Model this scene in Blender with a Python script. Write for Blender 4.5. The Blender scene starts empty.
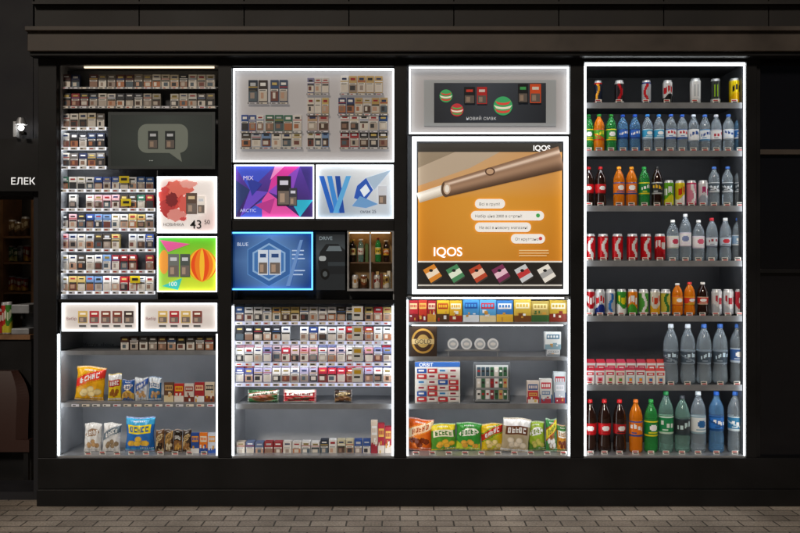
import bpy, math, random, bmesh
from mathutils import Vector
random.seed(7)
R=random.random
S=0.006; D=5.0; CZ=1.434
def X(px,y=0): return (px-400)*S*(D+y)/D
def Z(py,y=0): return CZ+(266.5-py)*S*(D+y)/D
def lin(c):
    return c/12.92 if c<=0.04045 else ((c+0.055)/1.055)**2.4
def H(h):
    h=h.lstrip('#'); return tuple(lin(int(h[i:i+2],16)/255) for i in (0,2,4))
def mixc(a,b,t): return tuple(a[i]*(1-t)+b[i]*t for i in range(3))
scene=bpy.context.scene
# ---------------------------------------------------------------- materials
M={}
def newmat(name):
    m=bpy.data.materials.new(name); m.use_nodes=True
    nt=m.node_tree; nt.nodes.clear()
    out=nt.nodes.new('ShaderNodeOutputMaterial'); M[name]=m
    return m,nt,out
def pbr(name,color=None,rough=.5,metal=0,attr=False,trans=0,ior=1.45,emis=None,es=0,noise=0,nscale=8,bump=0,bscale=60,spec=.5,coat=0):
    m,nt,out=newmat(name)
    p=nt.nodes.new('ShaderNodeBsdfPrincipled'); nt.links.new(p.outputs[0],out.inputs[0])
    p.inputs['Roughness'].default_value=rough; p.inputs['Metallic'].default_value=metal
    p.inputs['Transmission Weight'].default_value=trans; p.inputs['IOR'].default_value=ior
    p.inputs['Specular IOR Level'].default_value=spec; p.inputs['Coat Weight'].default_value=coat
    src=None
    if attr:
        a=nt.nodes.new('ShaderNodeAttribute'); a.attribute_name='Col'; src=a.outputs['Color']
    if color is not None: p.inputs['Base Color'].default_value=(*color,1)
    if noise or bump:
        tc=nt.nodes.new('ShaderNodeTexCoord')
    if noise:
        n=nt.nodes.new('ShaderNodeTexNoise'); n.inputs['Scale'].default_value=nscale; n.inputs['Detail'].default_value=3
        nt.links.new(tc.outputs['Object'],n.inputs['Vector'])
        mr=nt.nodes.new('ShaderNodeMapRange'); mr.inputs['From Min'].default_value=.3; mr.inputs['From Max'].default_value=.7
        mr.inputs['To Min'].default_value=1-noise; mr.inputs['To Max'].default_value=1+noise
        nt.links.new(n.outputs['Fac'],mr.inputs['Value'])
        mx=nt.nodes.new('ShaderNodeVectorMath'); mx.operation='MULTIPLY'
        if src: nt.links.new(src,mx.inputs[0])
        else: mx.inputs[0].default_value=color
        nt.links.new(mr.outputs[0],mx.inputs[1]); src=mx.outputs[0]
        r2=nt.nodes.new('ShaderNodeMapRange'); r2.inputs['To Min'].default_value=max(.02,rough-.12); r2.inputs['To Max'].default_value=min(1,rough+.15)
        nt.links.new(n.outputs['Fac'],r2.inputs['Value']); nt.links.new(r2.outputs[0],p.inputs['Roughness'])
    if src: nt.links.new(src,p.inputs['Base Color'])
    if bump:
        n=nt.nodes.new('ShaderNodeTexNoise'); n.inputs['Scale'].default_value=bscale
        nt.links.new(tc.outputs['Object'],n.inputs['Vector'])
        b=nt.nodes.new('ShaderNodeBump'); b.inputs['Strength'].default_value=bump; b.inputs['Distance'].default_value=.004
        nt.links.new(n.outputs['Fac'],b.inputs['Height']); nt.links.new(b.outputs[0],p.inputs['Normal'])
    if es:
        if emis=='attr': nt.links.new(src,p.inputs['Emission Color'])
        else: p.inputs['Emission Color'].default_value=(*emis,1)
        p.inputs['Emission Strength'].default_value=es
        m.cycles.emission_sampling='NONE'
    return m
def emi(name,c,s,sample=True):
    m,nt,out=newmat(name); e=nt.nodes.new('ShaderNodeEmission')
    e.inputs[0].default_value=(*c,1); e.inputs[1].default_value=s; nt.links.new(e.outputs[0],out.inputs[0])
    if not sample: m.cycles.emission_sampling='NONE'
    return m
pbr('print',attr=True,rough=.45)
pbr('gloss',attr=True,rough=.27,bump=.3,bscale=38)
pbr('can',attr=True,rough=.25,metal=.25)
pbr('lit',attr=True,rough=.45,emis='attr',es=.5)
pbr('dimlit',attr=True,rough=.4,emis='attr',es=.14)
pbr('frame',(.0075,.0072,.0078),rough=.45,noise=.35,nscale=3,bump=.05,bscale=200,spec=.3)
pbr('cornice',(.06,.047,.038),rough=.5,noise=.25,nscale=5)
pbr('fascia',(.012,.010,.009),rough=.6,noise=.5,nscale=2)
pbr('alu',(.45,.46,.48),rough=.38,metal=.6,noise=.1,nscale=20)
pbr('shelf',(.26,.27,.29),rough=.4,metal=.2,noise=.15,nscale=12)
pbr('shelfdark',(.075,.08,.09),rough=.4,metal=.2,noise=.15,nscale=12)
pbr('back',(.42,.44,.47),rough=.6,noise=.1,nscale=4)
pbr('glowpanel',(.42,.40,.40),rough=.6,emis=(.95,.90,.90),es=.14)  # display backing with a faint added glow to lift its tone
pbr('backdark',(.045,.047,.054),rough=.55,noise=.15,nscale=4)
pbr('wall',(.010,.010,.014),rough=.7,noise=.3,nscale=6)
pbr('plaster',(.16,.15,.14),rough=.8,noise=.2,nscale=5)
pbr('wood',(.22,.11,.05),rough=.5,noise=.3,nscale=9)
pbr('darkglass',(.006,.006,.008),rough=.08)
pbr('cola',(.022,.008,.005),rough=.08,coat=.5)
pbr('orangeliq',(.9,.25,.01),rough=.08,trans=.3,ior=1.33)
pbr('greenliq',(.06,.5,.12),rough=.06,trans=.6,ior=1.33)
pbr('tealliq',(.50,.84,.76),rough=.03,trans=.82,ior=1.34)
pbr('clear',(.74,.88,1),rough=.03,trans=.80,ior=1.34)
pbr('blueliq',(.26,.58,.98),rough=.03,trans=.74,ior=1.34)
emi('led',(.93,.98,1),7.5); emi('ledsoft',(.95,.98,1),2.0); emi('ledsign',(.93,.98,1),3.4); emi('fillstrip',(.95,.97,1),15)  # the strips under shelves are added, out of sight, to light the goods
emi('ledblue',(.10,.42,1),2.6); emi('rail',(.95,.96,1),.95,False); emi('railblue',(.74,.76,1),.85,False)
emi('bulb',(1,.97,.9),25); emi('warmlamp',(1,.66,.34),6); emi('shoplamp',(1,.80,.58),10); emi('toplamp',(1,.80,.55),1.6)
# pavement
m,nt,out=newmat('pavers')
p=nt.nodes.new('ShaderNodeBsdfPrincipled'); nt.links.new(p.outputs[0],out.inputs[0]); p.inputs['Roughness'].default_value=.7
tc=nt.nodes.new('ShaderNodeTexCoord'); br=nt.nodes.new('ShaderNodeTexBrick')
br.inputs['Scale'].default_value=1; br.inputs['Brick Width'].default_value=.2; br.inputs['Row Height'].default_value=.1
br.inputs['Mortar Size'].default_value=.005; br.inputs['Mortar Smooth'].default_value=.3
br.inputs['Color1'].default_value=(.45,.38,.31,1); br.inputs['Color2'].default_value=(.32,.265,.215,1); br.inputs['Mortar'].default_value=(.09,.075,.062,1)
nz=nt.nodes.new('ShaderNodeTexNoise'); nz.inputs['Scale'].default_value=2.2; nz.inputs['Detail'].default_value=8
nz2=nt.nodes.new('ShaderNodeTexNoise'); nz2.inputs['Scale'].default_value=90; nz2.inputs['Detail'].default_value=4
for a in (br,nz,nz2): nt.links.new(tc.outputs['Object'],a.inputs['Vector'])
mr=nt.nodes.new('ShaderNodeMapRange'); mr.inputs['From Min'].default_value=.3; mr.inputs['From Max'].default_value=.7; mr.inputs['To Min'].default_value=.6; mr.inputs['To Max'].default_value=1.25
nt.links.new(nz.outputs['Fac'],mr.inputs['Value'])
mr2=nt.nodes.new('ShaderNodeMapRange'); mr2.inputs['From Min'].default_value=.3; mr2.inputs['From Max'].default_value=.7; mr2.inputs['To Min'].default_value=.65; mr2.inputs['To Max'].default_value=1.25
nt.links.new(nz2.outputs['Fac'],mr2.inputs['Value'])
v1=nt.nodes.new('ShaderNodeVectorMath'); v1.operation='MULTIPLY'; v2=nt.nodes.new('ShaderNodeVectorMath'); v2.operation='MULTIPLY'
nt.links.new(br.outputs['Color'],v1.inputs[0]); nt.links.new(mr.outputs[0],v1.inputs[1]); nt.links.new(v1.outputs[0],v2.inputs[0]); nt.links.new(mr2.outputs[0],v2.inputs[1]); nt.links.new(v2.outputs[0],p.inputs['Base Color'])
bp=nt.nodes.new('ShaderNodeBump'); bp.invert=True; bp.inputs['Distance'].default_value=.006; bp.inputs['Strength'].default_value=.8
nt.links.new(br.outputs['Fac'],bp.inputs['Height']); nt.links.new(bp.outputs[0],p.inputs['Normal'])

# ---------------------------------------------------------------- mesh builder
class MB:
    def __init__(s): s.v=[];s.f=[];s.c=[];s.m=[]
    def face(s,pts,c=(.5,.5,.5),m='print'):
        i=len(s.v); s.v+=[tuple(p) for p in pts]; s.f.append(tuple(range(i,i+len(pts)))); s.c.append(c); s.m.append(m)
    def box(s,x0,x1,y0,y1,z0,z1,c=(.5,.5,.5),m='print'):
        i=len(s.v)
        s.v+=[(x0,y0,z0),(x1,y0,z0),(x1,y1,z0),(x0,y1,z0),(x0,y0,z1),(x1,y0,z1),(x1,y1,z1),(x0,y1,z1)]
        for f in ((0,1,5,4),(1,2,6,5),(2,3,7,6),(3,0,4,7),(4,5,6,7),(3,2,1,0)):
            s.f.append(tuple(i+k for k in f)); s.c.append(c); s.m.append(m)
    def pbox(s,a,b,c2,d,y0,y1,c=(.5,.5,.5),m='print'):
        s.box(X(a,y0),X(c2,y0),y0,y1,Z(d,y0),Z(b,y0),c,m)
    def mesh(s,name,smooth=False):
        me=bpy.data.meshes.new(name); me.from_pydata(s.v,[],s.f)
        names=[]
        for x in s.m:
            if x not in names: names.append(x)
        for n in names: me.materials.append(M[n])
        me.polygons.foreach_set('material_index',[names.index(x) for x in s.m])
        at=me.color_attributes.new('Col','FLOAT_COLOR','CORNER')
        buf=[]
        for f,c in zip(s.f,s.c):
            if isinstance(c,list):
                for k in c: buf+=[k[0],k[1],k[2],1]
            else: buf+=[c[0],c[1],c[2],1]*len(f)
        at.data.foreach_set('color',buf)
        if smooth: me.polygons.foreach_set('use_smooth',[True]*len(s.f))
        me.update(); return me
    def build(s,name,parent=None,smooth=False,bevel=0):
        o=bpy.data.objects.new(name,s.mesh(name,smooth)); scene.collection.objects.link(o)
        if parent: o.parent=parent
        if bevel:
            b=o.modifiers.new('bevel','BEVEL'); b.width=bevel; b.segments=2
        return o
def empty(name):
    e=bpy.data.objects.new(name,None); scene.collection.objects.link(e); return e
tmats={}
def tmat(c,es):
    k=(c,es)
    if k not in tmats: tmats[k]=pbr('ink_'+str(len(tmats)),H(c),rough=.5,emis=H(c),es=es)
    return tmats[k]
def text(s,px,py,size,y,c,es=0,parent=None,align='LEFT',rot=0,bold=0):
    cu=bpy.data.curves.new('lettering','FONT'); cu.body=s; cu.size=size*S*1.0*(D+y)/D; cu.align_x=align; cu.offset=bold
    cu.materials.append(tmat(c,es))
    o=bpy.data.objects.new('lettering',cu); scene.collection.objects.link(o)
    o.location=(X(px,y),y,Z(py,y)); o.rotation_euler=(math.pi/2,-math.radians(rot),0)
    if parent: o.parent=parent
    return o
class Art:
    def __init__(s,name,x0,y0,x1,y1,y,base,m='lit',thick=.02,grad=None,nx=40,ny=30,body='#30343a'):
        s.name=name;s.y=y;s.m=m;s.mb=MB();s.x0,s.y0,s.x1,s.y1=x0,y0,x1,y1;s.t=[]
        s.mb.pbox(x0,y0,x1,y1,y+.0005,y+thick,H(body),'print')
        s.y-=.0006
        if grad:
            for i in range(nx):
                for j in range(ny):
                    u0,u1,w0,w1=i/nx,(i+1)/nx,j/ny,(j+1)/ny
                    P=[(u0,w1),(u1,w1),(u1,w0),(u0,w0)]
                    s.mb.face([(X(x0+(x1-x0)*u,s.y),s.y,Z(y0+(y1-y0)*w,s.y)) for u,w in P],[grad(u,w) for u,w in P],m)
        else: s.rect(x0,y0,x1,y1,base)
    def poly(s,pts,c,m=None):
        s.y-=.0004
        c=H(c) if isinstance(c,str) else c
        a=sum(pts[i][0]*pts[(i+1)%len(pts)][1]-pts[(i+1)%len(pts)][0]*pts[i][1] for i in range(len(pts)))
        if a>0: pts=pts[::-1]
        s.mb.face([(X(p[0],s.y),s.y,Z(p[1],s.y)) for p in pts],c,m or s.m)
    def rect(s,a,b,c,d,col,m=None): s.poly([(a,d),(c,d),(c,b),(a,b)],col,m)
    def ell(s,cx,cy,rx,ry,col,n=28,jit=0,m=None):
        s.poly([(cx+rx*math.cos(6.2832*k/n)*(1+jit*(R()-.5)),cy+ry*math.sin(6.2832*k/n)*(1+jit*(R()-.5))) for k in range(n)],col,m)
    def rr(s,a,b,c,d,r,col,n=6):
        pts=[]
        for cx,cy,a0 in ((c-r,d-r,0),(a+r,d-r,90),(a+r,b+r,180),(c-r,b+r,270)):
            for k in range(n+1):
                t=math.radians(a0+90*k/n); pts.append((cx+r*math.cos(t),cy+r*math.sin(t)))
        s.poly(pts,col)
    def pack(s,a,b,c,d,col='#24262c',acc='#c8ccd2'):
        s.rect(a,b,c,d,col); h=d-b; w=c-a
        s.rect(a+w*.08,b+h*.5,c-w*.08,d-h*.05,'#6c625c'); s.rect(a+w*.2,b+h*.58,a+w*.55,b+h*.88,'#a58e7c')
        s.rect(a+w*.2,b+h*.15,c-w*.2,b+h*.3,acc)
    def txt(s,st,px,py,size,c,es=.5,**k): s.t.append((st,px,py,size,s.y-.0004,c,es,k))
    def done(s,parent=None):
        o=s.mb.build(s.name,parent)
        for st,px,py,sz,y,c,es,k in s.t: text(st,px,py,sz,y,c,es,parent=o,**k)
        return o
kiosk=empty('kiosk')
def ledframe(x0,y0,x1,y1,t,y,m='ledsign',parent=kiosk,name='led_light_frame',d=.010):
    b=MB()
    b.pbox(x0,y0,x1,y0+t,y,y+d,m=m); b.pbox(x0,y1-t,x1,y1,y,y+d,m=m)
    b.pbox(x0,y0+t,x0+t,y1-t,y,y+d,m=m); b.pbox(x1-t,y0+t,x1,y1-t,y,y+d,m=m)
    e=.7
    for q in ((x0-e,y0-e,x1+e,y0-.02),(x0-e,y1+.02,x1+e,y1+e),(x0-e,y0-.02,x0-.02,y1+.02),(x1+.02,y0-.02,x1+e,y1+.02)): b.pbox(q[0],q[1],q[2],q[3],y-.004,y+d+.02,m='frame')
    return b.build(name,parent)

# ---------------------------------------------------------------- setting
g=MB(); g.face([(-150,-150,0),(150,-150,0),(150,150,0),(-150,150,0)],m='pavers'); g.build('pavement')
f=MB()
B=.5
zb=Z(458); zt=Z(62)
top=Z(55)
for a,b in ((38,56.5),(218,231.5),(394,406.5),(570.5,584),(746.5,757)):
    f.box(X(a),X(b),0,B,zb,top,m='frame')
f.box(X(38),X(1000),-.004,B,0.10,zb,m='frame')
f.box(X(38),X(1000),-.02,B,0,0.10,m='frame')
f.box(X(56.5),X(218),0,.03,Z(64.5),top,m='frame')
f.box(X(231.5),X(394),0,.03,Z(66),top,m='frame')
f.box(X(406.5),X(570.5),0,.03,Z(65),top,m='frame')
f.box(X(584),X(746.5),0,.03,Z(62),top,m='frame')
f.box(X(231.5),X(394),.012,.15,Z(230.3),Z(219.7),m='frame')
f.box(X(406.5),X(570.5),.03,.15,Z(295.6),Z(294.8),m='frame')
f.box(X(757),X(1000),.05,B,zb,top,m='darkglass')
for a in (757,828,900): f.box(X(a),X(a+5),.02,.05,zb,top,m='frame')
f.box(X(762),X(828),.02,.05,Z(154),Z(149),m='cornice'); f.box(X(762),X(828),.02,.05,Z(273),Z(269),m='frame')
f.box(X(38),X(1000),.5,.56,0,top,m='frame')
f.build('frame',kiosk,bevel=.003)
c=MB()
c.box(X(34),X(1000),-.09,B,top,Z(36),m='cornice'); c.box(X(33),X(1000),-.115,B,Z(36),Z(31.5),m='cornice')
c.box(X(35),X(1000),-.07,-.005,Z(59),top,m='frame')
c.build('cornice',kiosk,bevel=.004)
# fascia cladding above the cornice (panels with joints)
sf=MB(); x=-2.2; z0=Z(31.5)+.001
while x<4.5:
    sf.box(x,x+.625,.02,.06,z0,4.2,m='fascia'); x+=.632
sf.box(-2.2,4.6,.062,B,z0,4.2,m='wall')
sf.box(-2.2,4.6,-.02,.0195,Z(5,0),Z(2.5,0),m='fascia')
sf.build('cladding',kiosk)
ln=MB()
for i,(a,b) in enumerate(((56.5,218),(231.5,394),(406.5,570.5),(584,746.5))):
    bk='backdark' if i==3 else 'back'; sd='shelfdark' if i==3 else 'back'
    x0,x1=X(a),X(b)
    ln.box(x0,x1,.40,.42,zb,zt,m=bk)
    ln.box(x0+.0005,x0+.006,.05,.40,zb+.01,zt,m=sd); ln.box(x1-.006,x1-.0005,.05,.40,zb+.01,zt,m=sd)
    ln.box(x0+.001,x1-.001,.012,.40,zb+.0005,zb+.01,m='alu')
    ln.box(x0+.001,x1-.001,.03,.40,zt-.006,zt-.0005,m=sd)
ln.build('cabinet_lining',kiosk)
L=MB()
def vled(px,y0,y1,m='led',w=1.5,y=.02): L.pbox(px-w/2,y0,px+w/2,y1,y,y+.012,m=m)
def hled(py,x0,x1,m='led',w=1.5,y=.02): L.pbox(x0,py-w/2,x1,py+w/2,y,y+.012,m=m)
vled(58,334,456); hled(457,57,217)
vled(216.6,334,456,m='ledsoft',w=1.2)
vled(233,306,456); vled(392.7,306,456); hled(457,232,393.5)
vled(407.6,300,456); vled(569.3,300,456); hled(457,407,570)
vled(585.4,66,456,w=1.6); vled(745.2,66,456,w=1.6); hled(64.3,585,746,w=2); hled(457,585,746,w=1.6)
L.build('led_strip',kiosk)

# ---------------------------------------------------------------- generic products
PAL=['#f4f2ee','#f4f2ee','#ece8e0','#f8f8f8','#f8f8f8','#2c468a','#2a2b32','#c02a34','#dfe3e8','#3b57a0','#1c4a86','#ece7dc','#93242f','#4a423a','#d9c078','#f6f6f6','#3c7860','#ffffff','#7da0d0','#2c2f38','#e8b8c0','#c8ccd4']
WARN=['#5a4339','#9b7a68','#aa9a90','#3a3a3e','#bb7a56','#e0d8cc','#7c4a42','#d0a890','#586874','#ece6dc','#efe9e0','#e8e0d8','#c8bcb0']
def pack_row(a,b,t,bt,y,n,pal=PAL,name='cigarette_packs',dep=.03,gap=.05,parent=None,warn=True,jit=.6):
    m=MB(); w=(b-a)/n; k=0; c='#ffffff'
    zbase=Z(bt,.053)
    for i in range(n):
        if k<=0: c=random.choice(pal); k=random.choice((1,1,2,2,3))
        k-=1
        if n>8 and R()<.03: continue
        x0=a+w*i+w*gap; x1=a+w*(i+1)-w*gap; tt=t+R()*jit; yy=y+R()*.006
        zz0=zbase+.0005; hh=(bt-tt)*S; xx0=X(x0,yy); xx1=X(x1,yy)
        m.box(xx0,xx1,yy,yy+dep,zz0,zz0+hh,H(c)); ww=xx1-xx0
        def q(u0,v0,u1,v1,col,l):
            yq=yy-.0004*l
            m.face([(xx0+ww*u0,yq,zz0+hh*(1-v1)),(xx0+ww*u1,yq,zz0+hh*(1-v1)),(xx0+ww*u1,yq,zz0+hh*(1-v0)),(xx0+ww*u0,yq,zz0+hh*(1-v0))],H(col))
        dark=sum(H(c))<.9
        q(.2,.12,.8,.2+R()*.08,random.choice(['#ffffff','#d8c070','#c8ccd2']) if dark else random.choice(['#22345f','#a3202a','#222222','#887733']),1)
        if R()<.5: q(.0,.3,1,.35,random.choice(['#c8a850','#ffffff','#b02030','#3060a0']),1)
        if warn:
            q(.04,.5,.96,.97,random.choice(WARN),1)
            q(.1+R()*.2,.58,.5+R()*.3,.85,random.choice(WARN),2)
            q(.04,.42,.96,.52,random.choice(['#f4f2ee','#101010','#f4f2ee']),2)
            q(.12,.45,.8,.49,'#555555',3)
    return m.build(name,parent)
def rail(a,b,t,bt,y,n=0,m='rail',name='price_rail',tags=True,cols=('#ffffff','#f4f0e8'),parent=kiosk,depth=.145,lamp=True):
    o=MB(); o.pbox(a,t,b,bt,y,y+.006,m=m)
    zt_=Z(t,y)
    if depth>y+.02: o.box(X(a),X(b),y+.0065,depth,zt_-.003,zt_-.0005,m='shelf')
    if lamp: o.box(X(a+1,y),X(b-1,y),y+.0068,y+.0125,Z(bt,y)+.001,Z(bt,y)+.007,m='fillstrip')  # added strip hidden behind the rail to brighten the packs
    if tags:
        n=n or int((b-a)/9); w=(b-a)/n
        for i in range(n):
            x0=a+w*i+w*.14;x1=a+w*(i+1)-w*.14; yq=y-.0008; h=bt-t
            o.pbox(x0,t+h*.12,x1,bt-h*.12,yq,yq+.0006,H(random.choice(['#ffffff','#fff7ea','#f4f4ff'])))
            yq-=.0006
            o.pbox(x0+w*.1,t+h*.35,x0+w*(.25+R()*.3),t+h*.7,yq,yq+.0004,H(random.choice(['#222222','#444444','#c02020'])))
    return o.build(name,parent)
def pshelf(a,b,py,th,y0=.05,y1=.39,m='shelf',led=True,edge=None,tags=0):
    o=MB(); z=Z(py,y0)
    o.box(X(a),X(b),y0,y1,z-.006,z,m=m)
    o.box(X(a),X(b),y0-.004,y0,z-th*S,z+.002,m=edge or m)
    if led: o.box(X(a+2),X(b-2),y0+.001,y0+.009,z-th*S+.004,z-th*S+.011,m='fillstrip')  # unseen strip added behind the lip to light the row below
    o.build('shelf',kiosk)
    return z
def pbx(name,a,t,c,b,y,cols,dep=.04,zbase=None,parent=None,style=None):
    m=MB(); 
    m.pbox(a,t,c,b,y,y+dep,H(cols[0])); w=c-a;h=b-t
    def q(u0,v0,u1,v1,col,l):
        yq=y-.0005*l
        m.face([(X(a+w*u0,yq),yq,Z(t+h*v1,yq)),(X(a+w*u1,yq),yq,Z(t+h*v1,yq)),(X(a+w*u1,yq),yq,Z(t+h*v0,yq)),(X(a+w*u0,yq),yq,Z(t+h*v0,yq))],H(col))
    q(.0,.62+R()*.1,1,1,cols[1],1); q(.1,.14,.9,.4,cols[2],2)
    for k in range(4): q(.16+k*.18,.2,.28+k*.18,.33,cols[0],3)
    for k in range(5):
        u=.05+R()*.65; v=.45+R()*.4; q(u,v,u+.08+R()*.18,v+.05+R()*.12,random.choice(cols[1:]+('#f0f0f0','#d8a040')),3+k)
    return m.build(name,parent)
bagn=[0]
def bag(name,a,t,c,b,y,cols,bulge=.028,tilt=0,zb=None,zig=True,horiz=False):
    w=(c-a)*S*(D+y)/D; h=(b-t)*S*(D+y)/D; m=MB(); nx,ny=(40,44)
    bagn[0]+=1; st=bagn[0]%3
    sd=R()*50
    base,logo,pic,acc=[H(k) for k in cols]
    def pos(u,v,side):
        uu,vv=(v,u) if horiz else (u,v)
        e=max(0,1-abs(vv)**5*1.0)*max(0,1-uu**4)
        e=e**.8
        crimp=abs(vv)>.9
        if crimp: e*=.12
        wr=.003*math.sin(9*uu+sd+4*vv)*math.sin(7*vv+sd*2)+.003*math.sin(15*uu-5*vv+sd)*(abs(vv)**2)+.0012*math.sin(28*uu+9*vv*vv+sd)*abs(vv)
        x=u*w/2; z=v*h/2
        if horiz: z*=1-.07*(1-vv*vv)
        else: x*=1-.07*(1-vv*vv)+.02*math.sin(5*v+sd)
        z+=.004*math.sin(3*u+sd)*(1 if v>0 else 0)*(0 if horiz else 1)
        if crimp and not horiz: z+=.0012*math.sin(u*40)
        return (x,side*(bulge*e)+wr*(1 if e>.1 else .5),z)
    L5=[int(R()*4) for _ in range(6)]
    def letters(u,v):
        n=5; k=(u+1)/2*n; i=int(k); fx=k-i; fy=(v+1)/2
        if i<0 or i>=n or fx<.12 or fx>.88 or fy<0 or fy>1: return False
        l=L5[i]
        if l==0: return fx<.38 or fx>.62 or abs(fy-.5)<.12
        if l==1: return fx<.40 or fy>.78 or fy<.22
        if l==2: return fx<.36 or fx>.64 or fy>.8 or fy<.2
        return fx<.40 or fy<.2 or abs(fy-.55)<.12
    def col(u,v):
        if abs(v if not horiz else u)>.92: return mixc(base,(.8,.8,.8),.35)
        k=base
        if st==0:
            d=v+.35*math.sin(u*1.6+sd)
            if -.95<d<-.35: k=mixc(base,acc,.8)
            if ((u/.78)**2+((v-.32-.12*u)/.27)**2)<1: k=logo
        elif st==1:
            if abs(v-.35-.35*u)<.26: k=logo
            if abs(v-.35-.35*u-.31)<.035 or abs(v-.35-.35*u+.31)<.035: k=acc
            if u*u+(v+.3)**2<.5: k=mixc(k,acc,.5*(1-(u*u+(v+.3)**2)/.5)+.1)
        else:
            if v>.55 or v<-.8: k=acc
            if abs(u)<.8 and abs(v-.3)<.26: k=logo
        off={0:.12,1:.35,2:0}[st]
        for q in range(5):
            cx=-.45+.24*q+.08*math.sin(sd+q*3); cy=-.45+.16*math.sin(sd*2+q*2.1)
            dd=((u-cx)/.26)**2+((v-cy)/.17)**2
            if dd<1: k=mixc(pic,mixc(pic,(0,0,0),.45),dd**3) 
        cv={0:.32,1:.35,2:.3}[st]
        if letters(u/.66,(v-cv-off*u)/.15): k=mixc(base,(0,0,0),.35) if sum(logo)>sum(base) else (.9,.9,.88)
        if abs(v-.76)<.04 and abs(u)<.4 and math.sin(u*60)>-.2: k=(.85,.85,.82)
        if abs(v+.80)<.03 and u>.1 and math.sin(u*70)>-.1: k=(.85,.85,.82)
        return k
    for side in (-1,1):
        for i in range(nx):
            for j in range(ny):
                P=[(-1+2*(i+p)/nx,-1+2*(j+q)/ny) for p,q in ((0,0),(1,0),(1,1),(0,1))]
                if side==1: P=P[::-1]
                uc=-1+2*(i+.5)/nx; vc=-1+2*(j+.5)/ny
                m.face([pos(u,v,side) for u,v in P],col(uc,vc) if side==-1 else base,'gloss')
    me=m.mesh(name)
    bm=bmesh.new(); bm.from_mesh(me); bmesh.ops.remove_doubles(bm,verts=bm.verts,dist=.00005); bm.to_mesh(me); bm.free()
    me.polygons.foreach_set('use_smooth',[True]*len(me.polygons))
    o=bpy.data.objects.new(name,me); scene.collection.objects.link(o)
    zc=(Z(b,y)+Z(t,y))/2 if zb is None else zb+h/2+.001
    o.location=(X((a+c)/2,y),y+bulge,zc); o.rotation_euler=(math.radians(-6+R()*3),math.radians(tilt),math.radians((R()-.5)*10))
    return o
def lathe(prof,segs,colfn):
    m=MB()
    for i in range(1,len(prof)):
        r0,z0,_=prof[i-1]; r1,z1,mt=prof[i]
        for k in range(segs):
            a0=2*math.pi*k/segs; a1=2*math.pi*(k+1)/segs
            am=(a0+a1)/2-math.pi
            def q(r,a,z): return (r*math.sin(a), r*math.cos(a), z)
            pts=[q(r0,a1,z0),q(r0,a0,z0),q(r1,a0,z1),q(r1,a1,z1)]
            if r0<1e-6: pts=[q(0,0,z0),q(r1,a0,z1),q(r1,a1,z1)]
            elif r1<1e-6: pts=[q(r0,a1,z0),q(r0,a0,z0),q(0,0,z1)]
            m.face(pts,colfn((z0+z1)/2,am),mt)
    return m
def finish(m,name):
    me=m.mesh(name); bm=bmesh.new(); bm.from_mesh(me); bmesh.ops.remove_doubles(bm,verts=bm.verts,dist=.00002)
    bmesh.ops.recalc_face_normals(bm,faces=bm.faces); bm.to_mesh(me); bm.free()
    me.polygons.foreach_set('use_smooth',[True]*len(me.polygons)); return me
cache={}
def labelfn(cols,sd):
    b,a,t=[H(k) for k in cols]; st=int(sd*10)%3
    def fn(v,ang):
        if v<.1 or v>.9: return t
        if st==1:
            if (ang/.62)**2+((v-.55)/.24)**2<1: return a
            if .16<v<.24 and abs(ang)<.8: return t
            return b
        if st==2 and abs(v-.3-.22*ang)<.07: return t
        if abs(v-.55-.12*math.sin(ang*2+sd))<.13 and abs(ang)<1.0: return a if math.sin(ang*22+sd)>-.5 else b
        if .14<v<.26 and abs(ang)<.7: return t if math.sin(ang*30)>0 else b
        return b
    return fn
def bottle_mesh(kind,h,r,liq,cols,cap):
    key=(kind,round(h,3),round(r,3),liq,cols,cap)
    if key in cache: return cache[key]
    P={'cola':([(0,0),(.75,0),(.96,.025),(1,.08),(.99,.16),(.9,.27),(.87,.33)],(.34,.56,.9,.99),[(.99,.6),(.96,.68),(.83,.77),(.58,.85),(.38,.905),(.32,.93)]),
       'pet':([(0,0),(.8,0),(.98,.025),(1,.07),(.97,.1),(1,.13),(1,.28),(.96,.31)],(.32,.60,.99,.99),[(.96,.61),(1,.64),(.97,.7),(.8,.79),(.52,.87),(.34,.92),(.34,.94)]),
       'water':([(0,0),(.8,0),(.97,.025),(1,.06),(.94,.09),(1,.12),(.94,.15),(1,.18),(.94,.21),(1,.24),(.95,.28),(.93,.36)],(.38,.6,.96,.96),[(.95,.62),(1,.66),(.95,.69),(.98,.72),(.78,.8),(.5,.87),(.36,.91),(.34,.94)])}[kind]
    low,(l0,l1,lr0,lr1),up=P
    prof=[(a*r,b*h,liq) for a,b in low]
    prof.append((lr0*r*1.02,l0*h,'print'))
    n=12
    for k in range(1,n+1):
        t=k/n; prof.append((r*1.02*(lr0+(lr1-lr0)*t),h*(l0+(l1-l0)*t),'print'))
    prof.append((up[0][0]*r,up[0][1]*h,liq))
    prof+=[(a*r,b*h,liq) for a,b in up[1:]]
    cr=max(.013,.36*r) if r<.036 else .42*r*.85
    prof+=[(cr*1.08,.94*h,'print'),(cr*1.08,.952*h,'print'),(cr,.954*h,'print'),(cr,.995*h,'print'),(cr*.9,h,'print'),(0,h,'print')]
    lf=labelfn(cols,R()*6); cc=H(cap)
    def cf(z,a):
        if z>.93*h: return cc
        return lf((z/h-l0)/(l1-l0),a) if z/h>l0 else lf(0,a)
    me=finish(lathe(prof,32,cf),kind+'_bottle'); cache[key]=me; return me
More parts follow.
